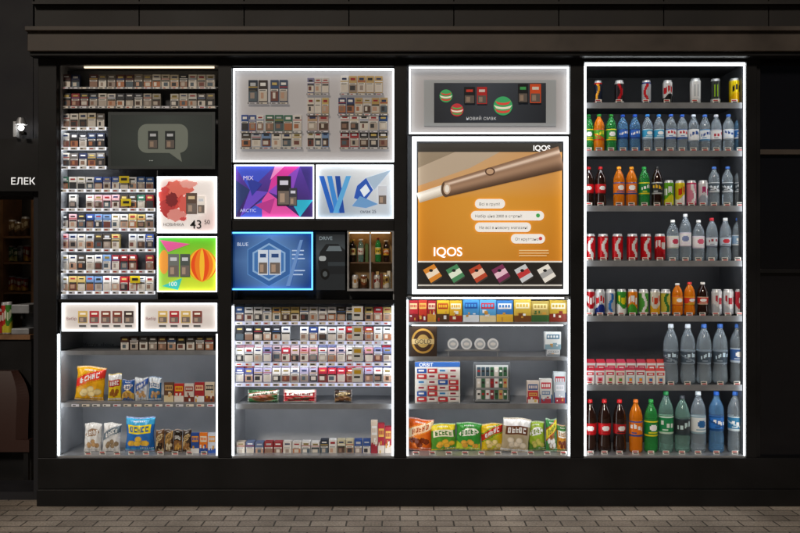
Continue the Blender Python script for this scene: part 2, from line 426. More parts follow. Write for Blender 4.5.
def can_mesh(h,r,cols,style=0):
    key=('can',round(h,3),round(r,3),cols,style)
    if key in cache: return cache[key]
    prof=[(0,.004,'can'),(.7*r,.004,'can'),(.78*r,0,'can'),(.86*r,.006,'can'),(r,.05*h,'can')]
    n=20
    for k in range(1,n+1): prof.append((r,h*(.05+.84*k/n),'can'))
    prof+=[(.97*r,.91*h,'can'),(.84*r,.965*h,'can'),(.86*r,h,'can'),(.79*r,h,'can'),(.77*r,.975*h,'can'),(0,.975*h,'can')]
    b,a,t=[H(k) for k in cols]; sd=R()*6
    def cf(z,ang):
        v=z/h
        if v>.92 or v<.05: return (.62,.63,.65)
        if style==0:
            if abs(ang+.35*math.sin(v*9+sd))<.32 and .15<v<.85: return a
            if v<.14 or v>.84: return t
            return b
        if style==1:
            if abs(v-.6-.06*math.sin(ang*3+sd))<.12 and abs(ang)<.9: return a if math.sin(ang*20+sd)>-.7 else b
            if v<.35+.1*math.sin(ang*2+sd): return t
            return b
        if style==2:
            if abs(abs(ang)-.25)<.14 and .3<v<.75: return a
            if v<.2: return t
            return b
    me=finish(lathe(prof,32,cf),'can'); cache[key]=me; return me
def put(me,name,x,y,z,sway=.35):
    o=bpy.data.objects.new(name,me); scene.collection.objects.link(o); o.location=(x+(R()-.5)*.004,y+(R()-.5)*.016,z+.0006); o.rotation_euler=(0,0,(R()-.5)*sway*1.6); return o
def tag(m,px,y,z,red=False):
    x=X(px,y); w=.019; h=.022
    m.box(x-w,x+w,y,y+.0015,z+.0005,z+h,H('#f2f0ea')); m.box(x-w*.85,x+w*.6,y-.0006,y-.0001,z+h*.55,z+h*.85,H('#c01c24' if red else '#333333')); m.box(x-w*.6,x+w*.8,y-.0006,y-.0001,z+h*.15,z+h*.42,H('#222222' if red else '#c01c24'))

# ---------------------------------------------------------------- BAY 4 drinks
COLA=('#d4141e','#ffffff','#b00e18'); ORG=('#f07c10','#ffffff','#1c4fa0'); SPR=('#0f8a3c','#ffffff','#f0e020')
shelf_y=[103,151,206,261,316,385]
zs=[pshelf(585.2,745.3,p,5.5,m='shelfdark',edge='shelf') for p in shelf_y]+[zb+.0105]
tg=MB()
def bot(row,px,h,w,kind,liq,cols,cap,name,tagit=True,red=False):
    y=.13; k=(D+y)/D; me=bottle_mesh(kind,h*S*k,w*S*k/2,liq,cols,cap)
    put(me,name,X(px,y),y,zs[row])
    if tagit: tag(tg,px,.052,zs[row],red)
def can(row,px,h,w,cols,style=0,name='soda_can',red=True):
    y=.12; k=(D+y)/D; me=can_mesh(h*S*k,w*S*k/2,cols,style)
    put(me,name,X(px,y),y,zs[row],.5); tag(tg,px,.052,zs[row],red)
for px,w,c,s in ((598.5,8,('#20283c','#e8a020','#d02020'),0),(619,9,('#2a2226','#d02028','#e0e0e0'),0),(646,9,('#c8ccd2','#d01820','#1c2f80'),0),(667,9.5,('#e8e8ea','#d01820','#202020'),1),(695,10.5,('#f0f2f4','#b0b8c0','#d8dce0'),2),(716,9.5,('#3a3e3c','#9fe020','#c8d0d0'),2),(734.5,10.5,('#f4d810','#202020','#e8b800'),1)):
    can(0,px,24 if px<680 else 26,w,c,s,'energy_drink_can')
for px,liq,cols,cap,kd in ((588.5,'greenliq',SPR,'#1c7a34','pet'),(599,'orangeliq',('#58a828','#f8e830','#e04020'),'#2c8a34','pet'),(611,'greenliq',('#2f9a40','#ffffff','#f0e020'),'#2c8a34','pet'),(623,'blueliq',('#2c6ad0','#ffffff','#173f90'),'#2858c0','water'),(635,'blueliq',('#2c6ad0','#ffffff','#173f90'),'#2858c0','water'),(647,'clear',('#3aa8d8','#ffffff','#d8f0ff'),'#3888d8','water'),(659,'clear',('#3aa8d8','#ffffff','#d8f0ff'),'#3888d8','water'),(670.5,'clear',('#f0f4f8','#d03040','#3060b0'),'#3868c8','water'),(682,'clear',('#f0f4f8','#d03040','#3060b0'),'#3868c8','water'),(693.5,'clear',('#f0f4f8','#2050a0','#e8eef4'),'#d8e0f0','pet'),(705,'clear',('#e8f0f8','#2050a0','#5090c8'),'#4878d0','pet'),(716.5,'clear',('#e8ecf0','#c03040','#9098a8'),'#e0e0e8','pet'),(728,'clear',('#d8e8f8','#2050a0','#e8eef4'),'#4878d0','water'),(740,'blueliq',('#3078c8','#ffffff','#e8eef4'),'#2858c0','water')):
    bot(1,px,38,10.6,kd,liq,cols,cap,'water_bottle' if kd=='water' else 'soda_bottle')
for px in (589,600.5): bot(2,px,40,11,'cola','cola',COLA,'#c01018','soda_bottle',red=True)
for px in (619,631.5): bot(2,px,40,11,'pet','orangeliq',ORG,'#f0a020','soda_bottle')
bot(2,644.5,40,11,'pet','greenliq',SPR,'#209a40','soda_bottle'); bot(2,657,40,10.5,'pet','cola',('#2a2e30','#f0c020','#c8ccd0'),'#181818','iced_tea_bottle')
for px,c,s in ((668.5,('#68b428','#ffffff','#e8e830'),1),(680,('#f0d828','#d84020','#ffffff'),1),(691.5,('#e890a8','#ffffff','#c83060'),0),(703,('#e8e8ec','#c04078','#b0b8c8'),1)):
    can(2,px,26,9.6,c,s)
for px in (714,727,740): bot(2,px,40,10.8,'water','clear',('#4a5a68','#e8f4fe','#d8e0e8'),'#3868b8' if px!=740 else '#c8d0e0','water_bottle')
for px in (590,603.5,617.5,632,645.5,660): can(3,px,27,10.6,('#d41824','#f4f4f4','#a8101a'),0 if px<650 else 1)
for px,kd,liq,cols,cap,h in ((672.5,'pet','clear',('#f8f8fc','#d04060','#e8ece0'),'#f0f0f0',41),(685.5,'pet','clear',('#f8f8fc','#8090c0','#f0e8f8'),'#f0f0f0',47),(698.5,'pet','clear',('#f8f4f8','#e06080','#f0e8f8'),'#f4f4f4',41),(711.5,'cola','clear',('#d8e0e8','#a03040','#8088a0'),'#c02030',43),(725,'cola','clear',('#c8d8e8','#d03040','#707888'),'#e8e8e8',43),(738,'water','clear',('#90b0d0','#ffffff','#e8eef4'),'#4878d0',43)):
    bot(3,px,h,11.5,kd,liq,cols,cap,'water_bottle')
for px,c,s in ((589.5,('#b81824','#f4f4f4','#e8e8e8'),1),(600,('#d8dce0','#d02028','#1c2f80'),1),(610.5,('#c0c4cc','#3078c8','#e8e8e8'),0),(621.5,('#3c9c38','#f0e020','#ffffff'),1),(632.5,('#f08818','#ffffff','#48a030'),1),(643.5,('#58b048','#ffffff','#e8f0e8'),0),(654.5,('#e8e0d0','#d84828','#f0b020'),1),(665.5,('#d8cc50','#38803c','#ffffff'),0)):
    can(4,px,26,9.6,c,s)
bot(4,677,32,10.5,'pet','orangeliq',('#f0a030','#ffffff','#e06020'),'#e8e8e8','juice_bottle'); bot(4,689.5,33,11,'cola','orangeliq',('#e04030','#ffffff','#f0d030'),'#d02828','juice_bottle'); bot(4,702.5,33,11,'cola','cola',('#c83020','#ffffff','#e0c8b0'),'#e8e4e0','juice_bottle')
for px in (716,728,740): can(4,px,26,10.2,('#e8e8ea','#c03040','#c0c4cc') if px!=740 else ('#c83040','#f4f4f4','#e0e0e0'),1)
def carton(px,w,h,row,cols,zoff=0,y=.09):
    k=(D+y)/D;m=MB();x=X(px,y);ww=w*S*k/2;hh=h*S*k;z=zs[row]+.0006+zoff
    m.box(x-ww,x+ww,y,y+.05,z,z+hh*.84,H(cols[0]))
    a=[(x-ww,y,z+hh*.84),(x+ww,y,z+hh*.84),(x+ww,y+.05,z+hh*.84),(x-ww,y+.05,z+hh*.84)]; t=[(x-ww*.9,y+.025,z+hh),(x+ww*.9,y+.025,z+hh)]
    m.face([a[0],a[1],t[1],t[0]],H(cols[1]));m.face([a[2],a[3],t[0],t[1]],H(cols[1]));m.face([a[1],a[2],t[1]],H(cols[1]));m.face([a[3],a[0],t[0]],H(cols[1]))
    for l,(u0,v0,u1,v1,c) in enumerate(((-.85,.55,.85,.74,cols[1]),(-.6,.12,.6,.44,cols[2]),(-.3,.18,.4,.36,cols[3]),(-.5,.6,.5,.68,'#ffffff'))):
        yq=y-.0005*(l+1); m.face([(x+ww*u0,yq,z+hh*v0),(x+ww*u1,yq,z+hh*v0),(x+ww*u1,yq,z+hh*v1),(x+ww*u0,yq,z+hh*v1)],H(c))
    return m.build('juice_carton')
for i in range(8): 
    cc=(('#f0ecf0','#d83048','#f0a0b0','#d02040'),('#f4f0e8','#d84060','#f8d0d0','#60a040'),('#f0f4f4','#c03850','#c0d8f0','#f0a020'),('#f4f4f4','#d84848','#f0c8a0','#3878c0'))[(i//2)%4]
    carton(590+i*10.1,8.8,15+R()*1.5,5,cc); carton(591+i*10.1,8.8,23,5,cc,0,.16)
    tag(tg,590+i*10.1,.052,zs[5],True)
for px in (671,687.5,704,720.5,737): bot(5,px,59,14.6,'cola' if px<730 else 'water','clear',('#485868','#d8f0ff','#90a0b0') if px<730 else ('#3a60a0','#ffffff','#c8d8e8'),'#d8e0e8' if px<700 else '#4070c0','water_bottle')
for px,kd,liq,cols,cap,h in ((590.5,'cola','cola',COLA,'#c81018',52),(604.5,'cola','cola',COLA,'#c81018',52),(619.5,'cola','cola',('#b81018','#f0f0f0','#202020'),'#c81018',52),(635.5,'pet','orangeliq',ORG,'#e87818',52),(651,'pet','greenliq',SPR,'#209a40',52),(666,'pet','tealliq',('#1c8a50','#e8f0e8','#d0e8d8'),'#188040',60),(682,'pet','tealliq',('#30383c','#c8e0e0','#304048'),'#303840',56),(698,'pet','clear',('#e8eef0','#2868a8','#98b8c8'),'#e8f0f4',60),(716.5,'water','blueliq',('#2c78d0','#ffffff','#174f90'),'#2060c0',60),(735,'water','clear',('#3888b8','#ffffff','#d8e8f0'),'#3870c8',60)):
    bot(6,px,h,14.6 if h>55 else 13.2,kd,liq,cols,cap,'water_bottle' if liq in('clear','blueliq','tealliq') else 'soda_bottle',red=True)
tg.build('price_tags',kiosk)

# ---------------------------------------------------------------- BAY 1
bk=MB(); bk.box(X(57),X(217.5),.15,.16,Z(302),Z(65),m='backdark'); bk.box(X(232),X(393.5),.15,.16,Z(300),Z(219),m='backdark')
bk.box(X(56.8),X(217.7),.02,.15,Z(302.2),Z(299.5),m='frame'); bk.box(X(232),X(393.7),.02,.15,Z(304),Z(300),m='frame')
bk.box(X(155.6),X(156.0),.03,.15,Z(299.4),Z(170),m='shelf')
bk.build('partition',kiosk)
warm=MB(); warm.pbox(84,66.5,214,68,.06,.07,m='toplamp'); warm.build('lamp',kiosk)
DK=['#3a3c44','#5a3a3a','#8a8278','#2c3458','#6a6460','#9a3038','#aaa498','#34363a','#d8d0c0','#c8c4bc','#e0dcd4']
pack_row(62,215,73,87,.085,17,DK); rail(60,216,87,89,.065,m='shelf',lamp=False)
pack_row(62,215,92,106,.085,17,DK+['#c8c4bc','#203870']); rail(60,216,106,108.5,.065,m='shelf',lamp=False)
for t,bb in ((112,127),(132,147),(152,166)):
    pack_row(61,105,t,bb,.085,5,DK+['#e8e4dc','#303850','#f0f0f0']); rail(60,106,bb,bb+3.2,.055,m='rail')
a=Art('display_screen',108,112,215,169,.05,None,'dimlit',grad=lambda u,v:mixc(H('#262e2e'),H('#414b49'),1-abs(u-.55)*1.3-abs(v-.5)*.5))
for r_ in ((108,112,215,115),(108,166,215,169),(108,115,111,166),(212,115,215,166)): a.rect(*r_,'#3f4648','print')
a.rr(138,124,188,153,9,'#80887f'); a.poly([(168,152),(180,152),(182,162)],'#80887f'); a.pack(148,131,158,149,'#20282a'); a.pack(165,131,175,149,'#20282a')
a.txt('•••',149,162,4,'#a0a8a4',.3); a.done()
rows=((176,189),(194,208),(213.5,228),(233.5,248.5),(254.5,270),(276,291))
for i,(t,bb) in enumerate(rows):
    pack_row(60,154,t,bb,.085,11); rail(58.5,155,bb,bb+3.4,.052,n=11)
yt=MB()
for px,py in ((119,176),(121,199),(130,276)): yt.pbox(px,py,px+10,py+7,.070,.0715,H('#f4dc20'))
for px,py in ((121,178),(123,201),(132,278)): yt.pbox(px,py,px+6,py+2.5,.0690,.0695,H('#202020'))
yt.build('price_label')
def blend(u,v): return mixc(H('#ece4e0'),H('#e0c4c0'),max(0,math.sin(u*5+v*4))*.8)
a=Art('advertising_poster',158,178,216,232,.045,None,grad=blend)
for cx,cy,rx,ry,c_ in ((172,196,12,14,'#c8443e'),(180,188,13,8,'#d86a5c'),(168,208,8,9,'#b03838'),(188,184,8,4,'#e09a90'),(176,215,10,6,'#d88880'),(172,200,6,7,'#7a2428'),(184,204,5,9,'#d05a50'),(164,190,3,3,'#c84848'),(183,219,3,2,'#c84848')): a.ell(cx,cy,rx,ry,c_,30,.45)
a.pack(186,193,197,214,'#58463c','#d0b890'); a.pack(197,196,205,214,'#e8e0d8'); a.txt('43',190,228.5,12,'#181818',0,bold=.0006); a.txt('50',204,224,6,'#181818',0)
a.txt('НОВИНКА',163,226,4.2,'#505050',0); a.done(); ledframe(156.8,176.5,217,233,1.1,.03)
a=Art('advertising_poster',158,238,216,291,.045,None,grad=lambda u,v:mixc(mixc(H('#58c028'),H('#d8e838'),v),H('#30b060'),max(0,.5-u)))
for k in range(9):
    t0=k/9*2-1;t1=(k+1)/9*2-1
    pts=[(202+15*math.sin(t0*1.5)*math.sin(q/12*math.pi)**.6,248+q/12*34) for q in range(13)]+[(202+15*math.sin(t1*1.5)*math.sin(q/12*math.pi)**.6,248+q/12*34) for q in range(12,-1,-1)]
    a.poly(pts,['#f08020','#f8c030','#e85018'][k%3])
a.poly([(160,240),(190,244),(168,252)],'#e860a0'); a.poly([(162,286),(182,278),(178,290)],'#40c8c0')
a.ell(164,262,5,12,'#f0a040'); a.pack(168,254,179,277,'#6c706c'); a.pack(180,254,190,277,'#4c5450'); a.txt('100',168,286,6,'#ffffff'); a.done(); ledframe(156.8,236.5,217,292,1.1,.03)
for x0,x1,n,xs in ((62,138,4,78),(141.5,217,3,158)):
    a=Art('advertising_lightbox',x0,304,x1-.5,330,.045,None,grad=lambda u,v:mixc(H('#d8d0ca'),H('#b8aca6'),abs(v-.4)))
    for k in range(n+1): a.pack(xs+k*11.5,311,xs+k*11.5+9.5,323,random.choice(['#a82830','#3a2a28','#c8a860','#7a3a30']),'#f0e8d8')
    for k in range(n+1): a.rect(xs+k*11.5+1,325,xs+k*11.5+8,327,'#505050')
    a.txt('Вибір',x0+4,320,4,'#a03030',0); a.done(); ledframe(x0-.5,303,x1,331.3,1.2,.03)
z=pshelf(58,217,351,4,m='shelf'); 
pack_row(120,214,337,351,.10,10,['#26221f','#3a3430','#1c1c20','#4a2a22'],dep=.05)
text('lifestyle  choice',83,346,5,.3,'#3c4248',0,parent=kiosk)
z1=pshelf(58,217,403,4,m='shelf')
y=.12
bag('chip_bag',74,369,104,403,y,('#f0b418','#e8382c','#f8e0a0','#d88a10'),zb=z1,tilt=4)
bag('snack_bag',107,376,121,403,y,('#e8c820','#b02828','#a06020','#f0f0f0'),zb=z1,bulge=.018)
bag('snack_bag',121,382,134,403,y,('#2858a0','#f0e8e0','#c09040','#f0c020'),zb=z1,bulge=.016)
bag('snack_bag',134,380,148,403,y,('#d8dce0','#3058a8','#c8a070','#8090b0'),zb=z1,bulge=.016,tilt=-3)
bag('snack_bag',148,379,161,403,y,('#3878b0','#f0f0f0','#c8a070','#e0e8f0'),zb=z1,bulge=.016)
for i,cc in enumerate((('#6a4a34','#e8d8b0','#d8b070'),('#c83028','#f0e8e0','#f0c020'),('#e0d8d0','#7a3828','#a03020'),('#b02830','#f0f0f0','#f0d0a0'),('#d8c8b0','#884020','#303030'))):
    pbx('chocolate_bar',164+i*10.2,382+R()*3,173.5+i*10.2,402,.095,cc,.02)
rail(70,216,403.8,407,.044,n=14,m='shelf',depth=0,lamp=False)
bag('snack_bag',83,428,101,456,y,('#e4e2de','#9a7a5c','#c09868','#d0ccc8'),zb=zb+.01,bulge=.02)
bag('snack_bag',102,428,120,456,y,('#eceae6','#6a7a86','#a08868','#d0d0d0'),zb=zb+.01,bulge=.02,tilt=2)
bag('chip_bag',124,423,154,457,y,('#2a70c0','#f4e02c','#f0c040','#40a8d8'),zb=zb+.01)
for i,cc in enumerate((('#7a5638','#d8c090','#3a2a20'),('#543c2c','#c8a060','#e0d0b0'),('#8a6038','#2a2018','#d0a050'),('#46362c','#d8b880','#a07040'))):
    bag('snack_bag',155+i*9,433,164+i*9,456,.09,(cc[0],cc[1],cc[2],cc[1]),zb=zb+.01,bulge=.012)
for i,cc in enumerate((('#2850a0','#f0f0f0','#f0a020'),('#f08020','#2850a0','#f0e8d0'),('#d8e0f0','#3060c0','#f0a020'))):
    pbx('chocolate_bar',191+i*8.4,433,199+i*8.4,455,.09,cc,.02)

# ---------------------------------------------------------------- BAY 2
pn=MB(); pn.pbox(234,69,393,161,.06,.08,m='glowpanel'); pn.build('display_panel',kiosk)
ledframe(233,68.5,394,162,1.6,.03)
for k,(a0,b0,t,bb,n,pl) in enumerate(((248,268,80,102,2,['#1d2c40','#33231f']),(270,288,80,102,2,['#3a4a6a','#2a1c1c']),(241,264,115,131,3,PAL),(265,302,115,131,4,PAL),(241,302,132.5,147,6,PAL),(307,329,78,93,3,['#d8d4d0','#8a8ab0','#b02838']),(307,329,98,113.5,3,PAL),(307,329,115,130.5,2,['#8890a0','#c8a8a0']),(307,329,132,147,3,PAL),(340,383,76,93,5,['#e8e4e0','#c8a870','#a8242c','#ffffff']),(338,388,98,113.5,6,['#2a3a6c','#c8a870','#1c2c48','#d8d4d0']),(340,388,115,130.5,5,PAL),(340,388,132,147,5,['#a8242c','#2a2a2e','#d8d4cc']))):
    pack_row(a0,b0,t,bb,.045,n,pl,dep=.014,jit=.2)
    rail(a0-.5,b0+.5,bb+.3,bb+2,.040,m='shelf',n=n,lamp=False,depth=0)
a=Art('advertising_poster',235,166,313,217,.045,None,grad=lambda u,v:mixc(H('#5a3aa8'),H('#2a1c50'),v))
T=[((235,166),(275,166),(250,190),'#3c50c8'),((275,166),(300,166),(268,192),'#d838a0'),((250,190),(268,192),(240,217),'#6a4ac8'),((235,180),(250,190),(235,217),'#28386c'),((268,192),(300,217),(250,217),'#e050a8'),((300,166),(313,166),(313,200),'#3a2c80'),((268,192),(300,166),(290,200),'#8a48c8'),((290,200),(313,200),(300,217),'#28b0d0'),((240,217),(262,200),(262,217),'#4058d0'),((275,166),(285,166),(270,180),'#f090d0'),((246,176),(262,184),(252,196),'#2c3a9c'),((255,205),(275,198),(270,214),'#b83890')]
for p1,p2,p3,cc in T: a.poly([p1,p2,p3],cc)
a.pack(277,176,291,206,'#16161c','#d0d0e0'); a.pack(289,188,297,206,'#3a3a44','#d0d0e0'); a.txt('MIX',243,180,6,'#e8e0ff'); a.txt('ARCTIC',240,212,4.6,'#d0d8ff'); a.done(); ledframe(234,164.8,314,218.5,1.2,.03)
a=Art('advertising_poster',317,166,392,217,.045,None,grad=lambda u,v:mixc(H('#dce2e8'),H('#98a8b8'),v*.8+.2*math.sin(u*6)))
for k,cc in enumerate(('#2060c0','#3888d8','#1848a0')):
    o_=k*8; a.poly([(319+o_,176),(324+o_,176),(335+o_*.6,213),(330+o_*.6,213)],cc)
a.poly([(346,176),(351,176),(338,213),(333,213)],'#58a8e0')
a.poly([(357,186),(366,178),(373,190),(364,202),(354,198)],'#2858b8'); a.poly([(360,190),(366,184),(370,191),(364,197)],'#e8f4ff'); a.poly([(352,206),(360,196),(378,204),(366,208)],'#6a9cd0')
a.poly([(366,178),(391,170),(374,190)],'#a8c0d8')
a.pack(378,186,387,205,'#c8ccd4'); a.txt('смак 25',360,213,4.4,'#405070',0); a.done(); ledframe(316,164.8,393.5,218.5,1.2,.03)
a=Art('advertising_poster',232,234,311,288,.045,None,grad=lambda u,v:mixc(H('#6c9cd8'),H('#143c78'),min(1,abs(u-.5)*1.6+abs(v-.5)*.6)))
for rr_,cc in ((25,'#5a8cc8'),(24,'#3464a4'),(19,'#88b0dc'),(17,'#4074b4')):
    a.poly([(269+rr_*math.cos(math.radians(60*k+30)),262+rr_*math.sin(math.radians(60*k+30))) for k in range(6)],cc)
a.pack(258,250,268,275,'#d0dcec','#2a4a80'); a.pack(269,250,281,275,'#c0d0e4','#2a4a80')
a.txt('BLUE',237,246,5,'#d8e8ff'); 
for py in (250,254,258,270,274): a.rect(292,py,306-R()*5,py+1.2,'#b8d0f0')
a.poly([(286,286),(300,240),(303,240),(290,286)],'#6a92cc'); a.done(); ledframe(230,232,313,290,1.6,.03,'ledblue')
a=Art('advertising_poster',316,232,345,290,.05,None,'dimlit',grad=lambda u,v:mixc(H('#2c3238'),H('#54606a'),max(0,1-abs(v-.35)*3)))
a.poly([(318,262),(320,252),(326,244),(338,244),(345,250),(345,274),(320,274)],'#20252b'); a.poly([(326,251),(329,246),(340,246),(342,251)],'#7c8c98'); a.rr(319,256,326,261,2,'#c8d4dc'); a.rect(328,262,345,266,'#3c464e'); a.ell(325,274,4.5,5.5,'#0c0e10'); a.ell(325,274,2.3,2.8,'#606a70'); a.txt('DRIVE',319,240,5,'#9cb0bc',.3); a.done()
h=MB()
for px in (348,393): h.pbox(px-.8,230,px+.8,291,.02,.15,m='alu')
h.pbox(348.9,230,392.1,232,.02,.14,m='alu'); h.pbox(348.9,289,392.1,291,.02,.14,m='alu')
h.pbox(348.9,232,392.1,289,.145,.149,H('#8c7048'),'print')
h.pbox(350,232.6,390,233.3,.10,.11,m='warmlamp')
h.pbox(348.9,262,392.1,263.5,.06,.144,H('#6a5038'))
h.pbox(369.5,232,371,289,.025,.035,m='alu')
for k in range(5): h.pbox(350+k*3.8,248-R()*6,353+k*3.8,262,.12,.14,H(random.choice(['#e8e0c8','#c89030','#a04828','#506838'])))
for k in range(5): h.pbox(372+k*3.8,276-R()*6,375+k*3.8,289,.12,.14,H(random.choice(['#e8e0c8','#f0ece4','#c8a870','#784028'])))
h.build('serving_hatch')
zsf=Z(262,.06)
for px,cc,cp,lq in ((353,('#d8c070','#703018','#e8e0c0'),'#d0b040','cola'),(361,('#f0ece4','#a03028','#d8d0c0'),'#ffffff','tealliq'),(378,('#e8c830','#305028','#f0e8c0'),'#a03020','greenliq'),(386,('#c86828','#f0e8d8','#f0d040'),'#e8e0d0','cola')):
    put(bottle_mesh('pet',.13+R()*.03,.018,lq,cc,cp),'sauce_bottle',X(px,.1),.1,zsf)
for px,cc in ((355,('#f0ece4','#c89048','#e0d8c8')),(364,('#8a5030','#e8d8b0','#503020')),(377,('#f0ece4','#a03830','#e0d8c8')),(386,('#c8a860','#503020','#e0d8c8'))):
    put(can_mesh(.085,.02,cc,1),'coffee_can',X(px,.1),.1,Z(289,.1)+.001)
for i,(t,bb) in enumerate(((307,321.5),(327,341),(348,362.5),(368.5,383))):
    pl=[PAL,PAL+['#f0c8d0','#a8242c'],['#f0eeee','#e8d0d8','#d8a0b0','#c83048','#f4f4f4','#8890c0'],['#f0eeee','#c83048','#b8b0d0','#5860a0','#f4f4f4','#a8242c']][i]
    pack_row(235,392,t,bb,.085,17,pl)
    if i>1: pack_row(236,391,t-2,bb,.13,17,pl,dep=.02)
    rail(234.5,391.5,bb,bb+3.6,.052,n=17,m='railblue',depth=.2)
bx=MB()
for t in (307,327,348,369):
    bx.pbox(352,t-1,363,t+13,.045,.05,H('#f2f2f0')); bx.pbox(354,t+1,361,t+5,.044,.0447,H('#d8ac28')); bx.pbox(354,t+7,360,t+9,.044,.0447,H('#333333'))
bx.build('price_label')
z2=pshelf(234.5,391.5,404,5,m='shelf')
for a0,c0,cc in ((247,279,('#28602c','#e8e8d8','#704020','#c83028')),(283,316,('#c02028','#f4f0ec','#5a3018','#f0e8d8')),(334,352,('#3a2a22','#c8b080','#704828','#a07848'))):
    bag('candy_bag',a0,391,c0,404,.09,cc,bulge=.016,zb=z2,horiz=True)
pack_row(236,320,443,456,.09,9,['#e8e4e0','#a83a40','#6a7aa0','#f0f0f0','#c8b8a8'],dep=.06); pack_row(320,371,441,456,.09,6,['#f0f0f0','#3858a0','#b02838','#d8d0b0','#303848'],dep=.06)
for i in range(3): pbx('candy_box',371+i*7,421+i*3,377.5+i*7,456,.085,random.choice((('#d8c8b8','#a83040','#f0f0f0'),('#b03040','#f0e8e0','#e8c060'),('#e8e8e8','#3860a8','#c03040'))),.05)

# ---------------------------------------------------------------- BAY 3
pn=MB(); pn.pbox(410,68,568,133,.06,.08,m='glowpanel'); pn.build('display_panel',kiosk)
ledframe(409,66.5,569,134,1.5,.03)
a=Art('advertising_poster',424,80,556,126,.05,None,'dimlit',grad=lambda u,v:mixc(H('#464e5a'),H('#22262e'),min(1,abs(u-.5)*1.5+v*.3)),thick=.01)
for r_ in ((424,80,556,83),(424,123,556,126),(424,83,434,123),(546,83,556,123)): a.rect(*r_,'#c4ccd4','print')
for cx,cy,rd,c1,c2 in ((446,96,6.5,'#3c9a58','#c83c30'),(457,110,6.5,'#b83038','#48a050'),(503,106,9.5,'#38a060','#d84438'),(523,92,3,'#c8d040','#38a060')):
    a.ell(cx,cy,rd,rd,c1,m='lit')
    for s_,cl in ((-.55,c2),(0,'#e8e0c8'),(.5,c2)):
        hw=math.sqrt(max(0,1-s_*s_))*.97; pts=[(cx+rd*u,cy+rd*(s_*.8+.22*(1-(u/hw)**2)-.1)) for u in [hw*(-1+q*.25) for q in range(9)]]
        a.poly(pts+[(p_[0],p_[1]+rd*.24) for p_ in pts[::-1]][1:-1],cl,m='lit')
a.pack(464,87,475,104,'#15171c','#e04030'); a.pack(477,87,487,104,'#c82c2c','#f0e0d8'); a.pack(518,84,528,103,'#15171c','#48b060'); a.pack(530,84,541,103,'#e85828','#f0e8d8')
a.txt('новий смак',466,120,5.4,'#c8ccd0',.4); a.done()
def og(u,v):
    k=mixc(H('#dc962c'),H('#bc741c'),v); 
    if v<.38: k=mixc(mixc(H('#c0ac94'),H('#cc9450'),u),k,max(0,v/.38)**2)
    return mixc(k,H('#f0b850'),.25*max(0,1-((u-.5)**2+(v-.5)**2)*5))
a=Art('advertising_lightbox',418,143,562,290,.045,None,grad=og,nx=50,ny=50)
a.poly([(418,152),(500,152),(470,168),(418,186)],'#b8a690'); a.poly([(418,152),(455,152),(418,168)],'#94846f')
a.rect(418,143,562,152,'#38342f'); a.txt('IQOS',533,150.6,7.4,'#f4f4f4',.8,bold=.0008)
def band(p0,p1,w0,w1,t0,t1,c_):
    dx,dy=p1[0]-p0[0],p1[1]-p0[1]; l=math.hypot(dx,dy); nx_,ny_=-dy/l,dx/l
    if ny_<0: nx_,ny_=-nx_,-ny_
    a.y+=.0003
    a.poly([(p0[0]+nx_*w0*t0,p0[1]+ny_*w0*t0),(p1[0]+nx_*w1*t0,p1[1]+ny_*w1*t0),(p1[0]+nx_*w1*t1,p1[1]+ny_*w1*t1),(p0[0]+nx_*w0*t1,p0[1]+ny_*w0*t1)],c_)
for k in range(8):
    band((418,198),(447,189),5,5.4,-1+k*.25,-.745+k*.25,mixc(H('#fffaf0'),H('#a89880'),abs(k-2)/6))
a.ell(446,189,5,8.2,'#5c4634')
def shade(t):
    k=mixc(H('#8c6c54'),H('#4a3426'),max(0,t)); 
    k=mixc(k,H('#f0d8c4'),math.exp(-((t+.55)/.16)**2)*.85); k=mixc(k,H('#b89478'),math.exp(-((t-.1)/.35)**2)*.5)
    return k
for k in range(24): band((446,189),(561.5,158),7.8,12,-1+k/12,-.913+k/12,shade(-1+(k+.5)/12))
a.ell(447,188.8,3.6,5.6,'#c8b09a'); a.ell(447,188.8,2.2,3.8,'#f0e8dc'); a.ell(490,171.5,5,4.0,'#5a4030'); a.ell(490,171.5,3.6,2.8,'#c09c7c')
for x0,y0,x1,y1,tx in ((475,199,505,208.5,'Всі в групі!'),(471,211,544,220.5,'Набір ціна 2000 в серпні!'),(475,222.5,531,232,'На всі в новому магазині'),(511,234,545,243.5,'От крутезно!')):
    a.rr(x0,y0,x1,y1,4.5,'#f8f6f2'); a.txt(tx,x0+4,y1-3,4.0,'#5a5a5a',0)
a.ell(538,215.5,2,2,'#48a858'); a.ell(540.5,238.5,1.8,1.8,'#d04848')
a.txt('IQOS',433,256,12.5,'#ffffff',.9,bold=.001)
for k in range(3): a.rect(519,250+k*2.6,556-R()*10,251+k*2.6,'#e8c890')
a.rect(418,261,562,262.4,'#e8e4dc'); a.rect(418,262.4,562,284.5,'#24201e'); a.rect(418,284.5,562,286,'#c8c4bc'); a.rect(418,286,562,290,'#2c2826')
for k,(c1,c2) in enumerate((('#d88830','#f0e0c8'),('#48885c','#e0ecd8'),('#b8462c','#ecc8b0'),('#7c3458','#e8c0d0'),('#c8ccd0','#c03838'),('#ece8e0','#a8a8a8'))):
    x0=423+k*22.8; a.poly([(x0,270),(x0+11,264),(x0+19,276),(x0+8,283)],c1); a.poly([(x0+2.6,274),(x0+13.6,268),(x0+16.5,272.5),(x0+5.5,279)],c2); a.poly([(x0+8,283),(x0+19,276),(x0+19,278),(x0+8,285)],'#3c3834'); a.ell(x0+8,270.5,2,1.5,'#202020',12)
a.done(); ledframe(412,136.5,568.5,294,4.6,.02,'ledsoft')
